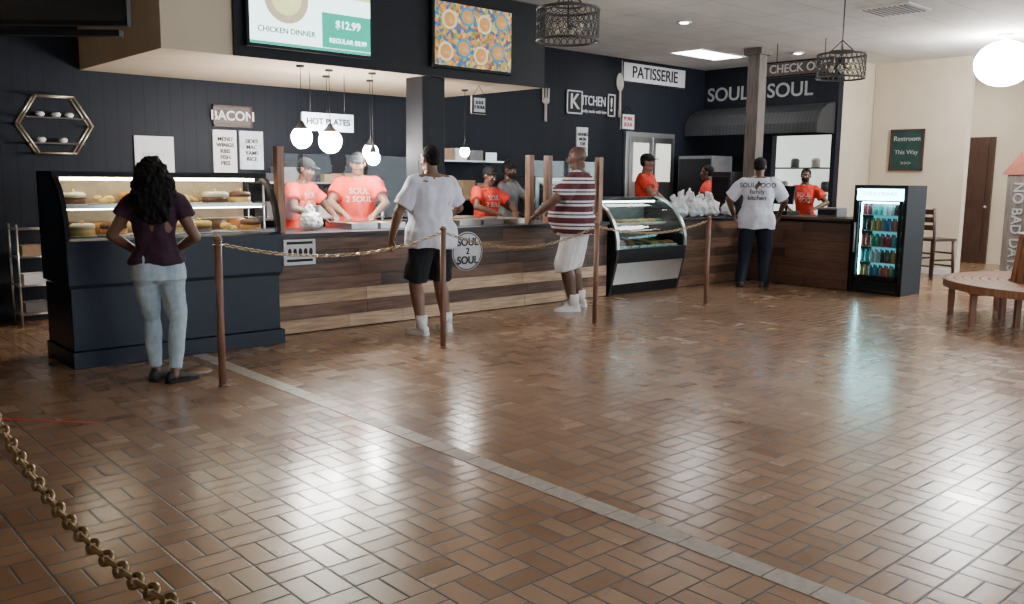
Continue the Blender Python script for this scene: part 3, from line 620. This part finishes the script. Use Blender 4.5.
def barchair(x,y,rz):
    e=empty('wooden_chair',(x,y,0),False); e.rotation_euler=(0,0,rz); b=MB()
    for sx in(-1,1):
        b.tube([(sx*.22,-.22,0),(sx*.2,-.19,.6)],.024,DWOOD,6); b.tube([(sx*.22,.22,0),(sx*.2,.19,.6),(sx*.2,.24,1.1)],.024,DWOOD,6); b.tube([(sx*.21,-.2,.3),(sx*.21,.2,.3)],.016,DWOOD,6)
    for z in(.2,.4): b.tube([(-.21,-.2,z),(.21,-.2,z)],.016,DWOOD,6); b.tube([(-.21,.2,z),(.21,.2,z)],.016,DWOOD,6)
    b.box(-.23,.23,-.23,.22,.59,.63,DWOOD)
    for z in(.76,.88,1.0): b.box(-.2,.2,.205,.23,z,z+.08,DWOOD)
    b.obj('chair_frame',e)
barchair(14.1,5.75,1.2)
# ------------------------------------------------------------ people
def smooth(a,b,x):
    t=max(0,min(1,(x-a)/(b-a))); return t*t*(3-2*t)
def ik(S,W,l1,l2,pole):
    d=W-S; L=min(d.length,(l1+l2)*.993); dn=d.normalized(); a=(l1*l1-l2*l2+L*L)/(2*L); h=math.sqrt(max(l1*l1-a*a,0))
    p=V(pole); p=(p-dn*p.dot(dn)).normalized(); return S+dn*a+p*h, S+dn*L
SK_D=M('skin_dark',(.12,.058,.038),.45,var=.08); SK_M=M('skin_brown',(.2,.1,.065),.45,var=.08)
HAIR=M('black_hair',(.006,.005,.005),.8,var=.4,scale=50,bump=.5,spec=.3); EYEW=M('eye_white',(.6,.58,.55),.3,var=0); LIP=M('lips',(.2,.07,.06),.45)
RED=M('red_tshirt',(.7,.04,.02),.8,var=.12,bump=.1); WTEE=M('white_tshirt',(.7,.72,.84),.85,var=.06); WSH=M('white_shorts',(.72,.72,.72),.85,var=.06)
BSH=M('black_shorts',(.012,.014,.019),.8,var=.3,spec=.3); JEAN=M('light_blue_jeans',(.46,.58,.67),.85,var=.12,scale=25,bump=.2); PURP=M('plum_top',(.045,.018,.036),.8,var=.25,spec=.3)
NAV=M('navy_pants',(.01,.013,.027),.8,var=.3,spec=.3); WSHOE=M('white_sneaker',(.75,.75,.75),.5,var=.06); BSHOE=M('black_shoe',(.03,.03,.035),.5); BLKC=M('black_cap_cloth',(.01,.01,.012),.8,spec=.3); STR=stripe_mat('striped_polo')
TORSO=[(.80,0,.10,.08),(.84,-.005,.155,.115),(.90,-.01,.172,.125),(.98,-.003,.162,.115),(1.07,.005,.142,.103),(1.17,.008,.15,.108),(1.28,.005,.168,.118),(1.37,0,.178,.112),(1.43,-.008,.165,.092),(1.475,-.01,.11,.07),(1.505,-.005,.065,.06)]
def person(name,loc,yaw,h,bulk=1.,belly=0.,lean=0.,head=(0,0),skin=SK_M,hair='short',hat=None,top=RED,sleeve=.62,hem=.84,bottom='pants',bmat=BSH,shoe=BSHOE,R=((.2,.3,1.05),(1,-.4,-.3)),L=((-.2,.3,1.05),(-1,-.4,-.3)),feet=((.1,0,-.15),(-.1,0,.15)),female=False,vox=.009,print_=None,mask=False,curl=.5,socks=False,slen=.93):
    e=empty(name,loc,False); e.rotation_euler=(0,0,yaw); s=h/1.75; e.scale=(s,s,s)
    piv=V((0,0,.92))
    def U(p):
        p=V(p); w=lean*smooth(.85,1.12,p.z); d=p-piv; return piv+Matrix.Rotation(-w,3,'X')@d
    lb=bulk**.6
    lk=lb if bottom=='shorts' else lb*.88
    def rings(lo,hi,ir,mat,b,flare=0.):
        rs=[]
        zs=[t for t in TORSO if lo<=t[0]<=hi]
        def interp(z):
            for a,c in zip(TORSO,TORSO[1:]):
                if a[0]<=z<=c[0]:
                    t=(z-a[0])/(c[0]-a[0]); return tuple(a[i]+(c[i]-a[i])*t for i in range(4))
            return (z,)+TORSO[0][1:] if z<TORSO[0][0] else (z,)+TORSO[-1][1:]
        zl=[lo]+[t[0] for t in zs if lo+.01<t[0]<hi-.01]+[hi]
        for z in zl:
            if z<.9 and ir>0: _,cy,rx,ry=interp(.9)
            else: _,cy,rx,ry=interp(z)
            top_=smooth(1.36,1.5,z); B=bulk*(1-top_)+1*top_*(.5+.5*bulk) 
            if female: rx*= (1.04 if z<1.0 else (.86 if z<1.2 else .9))
            bl=belly*math.exp(-((z-1.06)/.17)**2)
            fl=flare*(1-smooth(.95,1.12,z))
            rx=rx*B+ir+bl*.4+fl; ryf=ry*B+ir+bl+fl; ryb=ry*B+ir+fl*1.3
            ring=[]
            for j in range(24):
                a=2*math.pi*j/24; c_,s_=math.cos(a),math.sin(a)
                x=rx*math.copysign(abs(c_)**.85,c_); y=(ryf if s_>0 else ryb)*math.copysign(abs(s_)**.9,s_)
                if female and s_>0 and 1.2<z<1.36: y+= .035*abs(math.sin(2*a)) 
                ring.append(U((x,cy+y,z)))
            rs.append(ring)
        b.loft(rs,mat)
    J={}
    for sd,A,ft in((1,R,feet[0]),(-1,L,feet[1])):
        sw=.172*(.4+.6*bulk)*(.9 if female else 1)
        S=U((sd*sw,-.005,1.415)); E,W=ik(S,V(A[0]),.295,.26,A[1])
        Hp=V((sd*.088*(.5+.5*bulk),-.005,.89)); An=V((ft[0],ft[1],.085)); K,An2=ik(Hp,An,.42,.41,(sd*.1+math.sin(-ft[2])*.3,1,0)); J[sd]=(S,E,W,Hp,K,An)
    b=MB(); rings(.81,1.505,0,skin,b)
    b.tube([U((0,-.012,1.46)),U((0,0,1.53)),U((0,.012,1.6))],[.062*lb,.054*lb,.052*lb],skin,14)
    Hc=U((0,.02,1.645)); HR=Matrix.Rotation(-lean*.5,3,'X')@Matrix.Rotation(head[0],3,'Z')@Matrix.Rotation(-head[1],3,'X')
    hl=1.04 if not female else .98
    def he(bb,c,r,m,**k): bb.ell(Hc+HR@(V(c)*hl),V(r)*hl,m,R=HR,**k)
    he(b,(0,-.012,.025),(.076,.094,.088),skin); he(b,(0,.018,-.03),(.062,.07,.078),skin); he(b,(0,.058,-.088),(.03,.024,.024),skin)
    he(b,(0,.094,-.018),(.012,.018,.022),skin); he(b,(0,.099,-.03),(.018,.013,.011),skin); he(b,(0,.068,.026),(.05,.02,.014),skin)
    for q in(-1,1): he(b,(q*.077,-.008,-.008),(.009,.02,.032),skin); he(b,(q*.037,.065,-.03),(.022,.02,.02),skin)
    if bulk>1.1: he(b,(0,.02,-.085),(.06,.055,.045),skin)
    if bulk>1.3: he(b,(0,-.055,-.08),(.06,.04,.04),skin)
    for sd in(1,-1):
        S,E,W,Hp,K,An=J[sd]
        b.tube([U((0,-.02,1.475)),S+V((0,0,.03))],[.045*lb,.042*lb],skin); b.ell(S,.062*lb,skin)
        b.tube([S,S.lerp(E,.45),E],[.056*lb,.05*lb,.04*lb],skin,12); b.ell(E,.041*lb,skin)
        b.tube([E,E.lerp(W,.3),W],[.04*lb,.041*lb,.027*lb],skin,12); b.ell(W,.027*lb,skin)
        b.tube([Hp,Hp.lerp(K,.5),K],[.085*lk,.073*lk,.055*lk],skin,14); b.ell(K,.055*lk,skin)
        b.tube([K,K.lerp(An,.3)+V((0,-.012,0)),K.lerp(An,.7),An],[.054*lk,.06*lk,.044*lk,.037*lk],skin,14)
        b.ell(Hp+V((0,-.04,-.01)),(.075*lk,.07*lk,.09),skin)
        b.ell(An+V((0,.0,-.02)),(.036,.05,.05),skin)
        d=(W-E).normalized()
        ref=V((0,0,1)) if abs(d.z)<.8 else V((-sd,0,0))
        nrm=(-(ref-d*ref.dot(d))).normalized() if abs(d.z)<.8 else (ref-d*ref.dot(d)).normalized()
        side=d.cross(nrm).normalized()
        if side.x*sd>0: side=-side
        b.tube([W-d*.01,W+d*.04,W+d*.09],[(.026,.018),(.036,.015),(.04,.013)],skin,12,side=side)
        for k,(of,ln) in enumerate(((.031,.068),(.011,.078),(-.010,.072),(-.030,.056))):
            p=W+d*(.082 if k in(1,2) else .076)+side*of; dd=d.copy(); pts=[p-dd*.01]
            for g_,fr_ in enumerate((.45,.32,.25)):
                dd=(dd*math.cos(curl)+nrm*math.sin(curl)) if g_ else (d*math.cos(curl*.6)+nrm*math.sin(curl*.6))
                p=p+dd.normalized()*ln*fr_*1.1; pts.append(p)
            b.tube(pts,[.0105,.01,.0092,.008],skin,8); b.ell(pts[-1],.008,skin,n=8,k=5)
        tb=W+d*.025+side*.026; t1=tb+(d*.7+side*.55+nrm*.35).normalized()*.04; t2=t1+(d*.9+side*.15+nrm*.35).normalized()*.035
        b.tube([tb-side*.012,t1,t2],[.014,.0115,.0095],skin,8); b.ell(t2,.0095,skin,n=8,k=5)
    bake(b,'body',skin,vox*.8,e,2)
    b=MB()
    for q in(-1,1):
        he(b,(q*.03,.0765,.002),(.0125,.009,.008),EYEW,n=10,k=6); he(b,(q*.03,.0835,.002),(.006,.004,.006),INK,n=8,k=5); he(b,(q*.031,.085,.022),(.018,.004,.004),HAIR,n=8,k=5)
    he(b,(0,.086,-.056),(.024,.008,.006),LIP,n=10,k=6); he(b,(0,.085,-.065),(.019,.008,.006),LIP,n=10,k=6)
    b.obj('face',e)
    if mask:
        b=MB(); he(b,(0,.04,-.055),(.066,.062,.055),BLKC); b.obj('face_mask',e)
    if hair=='short':
        b=MB(); he(b,(0,-.024,.034),(.081,.094,.089),HAIR); he(b,(0,-.045,-.01),(.07,.065,.06),HAIR); bake(b,'hair',HAIR,vox,e,1,.006,(60,60,60))
    elif hair=='long':
        b=MB(); he(b,(0,-.02,.035),(.1,.1,.09),HAIR); he(b,(0,-.05,-.01),(.135,.105,.11),HAIR); he(b,(.02,-.075,-.1),(.165,.1,.13),HAIR); he(b,(.01,-.1,-.2),(.175,.08,.14),HAIR); he(b,(.03,-.11,-.3),(.13,.065,.11),HAIR); he(b,(.08,.0,-.2),(.1,.08,.13),HAIR)
        bake(b,'hair',HAIR,.008,e,1,.026,(26,26,10))
    elif hair=='bun':
        b=MB(); he(b,(0,-.02,.036),(.082,.096,.09),HAIR); he(b,(0,-.045,-.01),(.072,.068,.065),HAIR); he(b,(0,-.1,.07),(.04,.04,.04),HAIR); bake(b,'hair',HAIR,vox,e,1,.006,(60,60,60))
    if hat=='cap':
        b=MB(); he(b,(0,-.014,.046),(.085,.103,.078),BLKC); he(b,(0,.1,.05),(.06,.065,.008),BLKC); bake(b,'cap',BLKC,.006,e,1)
    b=MB(); rings(hem,1.488,.016,top,b,.022 if not female else .01)
    for sd in(1,-1):
        S,E,W=J[sd][:3]; b.ell(S,.078*lb,top); b.tube([U((0,-.015,1.45)),S+V((0,0,.018))],[.055*lb,.055*lb],top)
        q=S.lerp(E,sleeve); b.tube([S,S.lerp(q,.5),q],[.078*lb,.078*lb,.08*lb],top,16)
    sh=bake(b,'shirt',top,vox,e,3,.022,(7,7,4.5))
    if print_:
        t=text(print_[0],print_[2],(0,0,0),(0,0,0),print_[3],None,'shirt_print',.0005); me=t.data
        bt=BVHTree.FromPolygons([v.co for v in sh.data.vertices],[p.vertices for p in sh.data.polygons])
        dr=V((0,1,0)) if print_[1]=='back' else V((0,-1,0))
        for v in me.vertices:
            x,yy=v.co.x,v.co.y
            v.co=(x,-.5,1.3+yy) if print_[1]=='back' else (-x,.6,1.29+yy)
        me.update()
        for v in me.vertices:
            hit=bt.ray_cast(v.co.copy(),dr)
            if hit[0] is not None: v.co=hit[0]-dr*.004
        me.update(); t.parent=e
    b=MB(); rings(.82,1.02,.013,bmat,b)
    for sd in(1,-1):
        S,E,W,Hp,K,An=J[sd]
        b.ell(Hp+V((0,-.04,-.015)),(.093*lb,.088*lb,.105),bmat); b.ell((0,-.005,.83),(.07,.1,.05),bmat)
        if bottom=='shorts':
            q=Hp.lerp(K,min(slen,1.)); pts=[Hp,Hp.lerp(q,.5),q]; rr=[.106*lb,.104*lb,.103*lb]
            if slen>1: pts.append(K.lerp(An,slen-1)); rr.append(.1*lb)
            b.tube(pts,rr,bmat,16)
        elif bottom=='slim':
            b.tube([Hp,Hp.lerp(K,.5),K],[.103,.09,.066],bmat,16); b.ell(K,.065,bmat); b.tube([K,K.lerp(An,.3)+V((0,-.012,0)),K.lerp(An,.93)],[.064,.068,.048],bmat,16)
        else:
            b.tube([Hp,Hp.lerp(K,.5),K],[.104*lb,.094*lb,.08*lb],bmat,16); b.ell(K,.079*lb,bmat); b.tube([K,K.lerp(An,.5),An+V((0,0,-.02))],[.078*lb,.07*lb,.066*lb],bmat,16)
    bake(b,{'shorts':'shorts','slim':'jeans','pants':'trousers'}[bottom],bmat,vox,e,3,.014,(8,8,4))
    b=MB()
    for sd,ft in((1,feet[0]),(-1,feet[1])):
        An=J[sd][5]; Rz=Matrix.Rotation(ft[2],3,'Z')
        base=V((An.x,An.y,0)); rs=[]
        for t,w,hh in((-.075,.022,.055),(-.065,.034,.085),(-.03,.038,.105),(.02,.039,.1),(.07,.043,.075),(.12,.048,.058),(.165,.043,.048),(.195,.028,.038),(.205,.012,.025)):
            rs.append([base+Rz@V((w*math.cos(a),t,.012+(hh-.012)*(.5+.5*math.sin(a)))) for a in [2*math.pi*j/14 for j in range(14)]])
        b.loft(rs,shoe)
        rs=[[base+Rz@V((w*1.12*cx_,t,z_)) for cx_,z_ in((-1,0),(1,0),(1,.028),(-1,.028))] for t,w in((-.082,.02),(-.065,.036),(.0,.04),(.1,.048),(.16,.045),(.2,.025),(.212,.01))]
        b.loft(rs,WSHOE if shoe==WSHOE else INK,False)
        if socks: b.tube([An+V((0,0,-.02)),An+V((0,-.004,.1))],[.046*lb,.047*lb],WSHOE,14)
    b.obj('shoes',e)
    return e
person('woman_in_plum_top',(2.30,6.33,0),-.45,1.6,bulk=1.07,female=True,hair='long',skin=SK_M,top=PURP,sleeve=.45,hem=.95,bottom='slim',bmat=JEAN,shoe=BSHOE,R=((.13,.16,1.04),(.8,-.7,.1)),L=((-.15,.14,1.02),(-1,-.5,.1)),feet=((.1,-.06,-.9),(-.05,.05,-.3)),vox=.008,head=(-.2,.05))
person('man_in_white_tshirt',(5.03,6.72,0),-.05,1.77,bulk=1.25,belly=.03,hair='short',skin=SK_M,top=WTEE,sleeve=.8,hem=.82,bottom='shorts',bmat=BSH,shoe=WSHOE,socks=True,R=((.26,.26,1.05),(.8,-.6,0)),L=((-.33,.16,.92),(-.8,-.5,0)),feet=((.18,0,-.2),(-.13,-.03,.2)),vox=.008,head=(.15,.1),curl=.4)
person('man_in_striped_polo',(7.27,6.94,0),.62,1.84,bulk=1.5,belly=.13,hair=None,skin=SK_D,top=STR,sleeve=.85,hem=.84,bottom='shorts',bmat=WSH,shoe=WSHOE,socks=True,R=((.33,.3,1.1),(.8,-.6,0)),L=((-.32,.38,1.05),(-.8,-.5,0)),feet=((.2,-.02,-.1),(-.18,0,.35)),vox=.008,head=(.15,.05),slen=1.12)
person('man_in_printed_tshirt',(10.83,6.86,0),-1.1,1.8,bulk=1.2,belly=.03,lean=.14,hair='short',hat='cap',skin=SK_D,top=WTEE,sleeve=.9,hem=.8,bottom='pants',bmat=NAV,shoe=BSHOE,R=((.28,.36,1.02),(.8,-.5,0)),L=((-.34,.22,.98),(-.9,-.4,0)),feet=((.12,.0,-.15),(-.16,-.12,.15)),print_=('SOUL FOOD\nfamily\nkitchen','back',.085,INK),head=(-.1,.2))
def staff(nm,loc,yaw,h,**k):
    k.setdefault('print_',('SOUL\n2 SOUL','front',.09,WHITE)); k.setdefault('bmat',BSH); k.setdefault('vox',.01); k.setdefault('hat','cap'); k.setdefault('skin',SK_D)
    return person(nm,loc,yaw,h,**k)
staff('server',(4.62,8.62,0),math.pi+.5,1.68,bulk=1.1,lean=.2,R=((.2,.42,1.12),(1,-.4,-.2)),L=((-.15,.42,1.12),(-1,-.4,-.2)),head=(0,.2))
staff('server',(5.4,8.6,0),math.pi-.45,1.74,bulk=1.2,lean=.08,R=((.2,.4,1.1),(1,-.4,-.2)),L=((-.15,.4,1.1),(-1,-.4,-.2)),head=(-.1,.2),skin=SK_M)
staff('server',(7.3,8.62,0),math.pi+.1,1.62,bulk=1.15,lean=.12,R=((.2,.4,1.15),(1,-.4,-.2)),L=((-.2,.4,1.15),(-1,-.4,-.2)),head=(0,.2))
staff('kitchen_worker',(8.05,9.0,0),math.pi+.3,1.7,top=GREY,print_=None,mask=True,head=(0,.1))
staff('server',(10.5,8.6,0),math.pi+.5,1.86,bulk=1.15,R=((.25,.35,1.05),(1,-.4,-.2)),head=(-.1,.05),skin=SK_M)
staff('server',(12.2,8.6,0),.5,1.72,bulk=1.15,hair='short',hat=None,print_=None,lean=.1)
staff('cashier',(12.55,7.1,0),math.pi/2+.35,1.68,bulk=1.,hair='bun',hat=None,mask=True,lean=.1,female=True,R=((.2,.33,1.12),(1,-.4,-.2)),L=((-.2,.33,1.12),(-1,-.4,-.2)))
# ------------------------------------------------------------ world, camera
w=bpy.data.worlds.new('sky'); SC.world=w; w.use_nodes=True; bg=w.node_tree.nodes['Background']; bg.inputs[0].default_value=(.86,.92,1,1); bg.inputs[1].default_value=5.5
cam=bpy.data.cameras.new('camera'); cam.lens=30.76; cam.sensor_width=36; co=bpy.data.objects.new('camera',cam); COL.objects.link(co)
t=math.radians(8.11); fwd=V((.671*math.cos(t),.7414*math.cos(t),-math.sin(t))).normalized(); right=V((.7414,-.671,0)).normalized(); up=right.cross(fwd)
r=.0109; r2=right*math.cos(r)+up*math.sin(r); u2=up*math.cos(r)-right*math.sin(r)
mt=Matrix((r2,u2,-fwd)).transposed().to_4x4(); mt.translation=(0,0,1.5); co.matrix_world=mt
cam.clip_start=.05
SC.camera=co
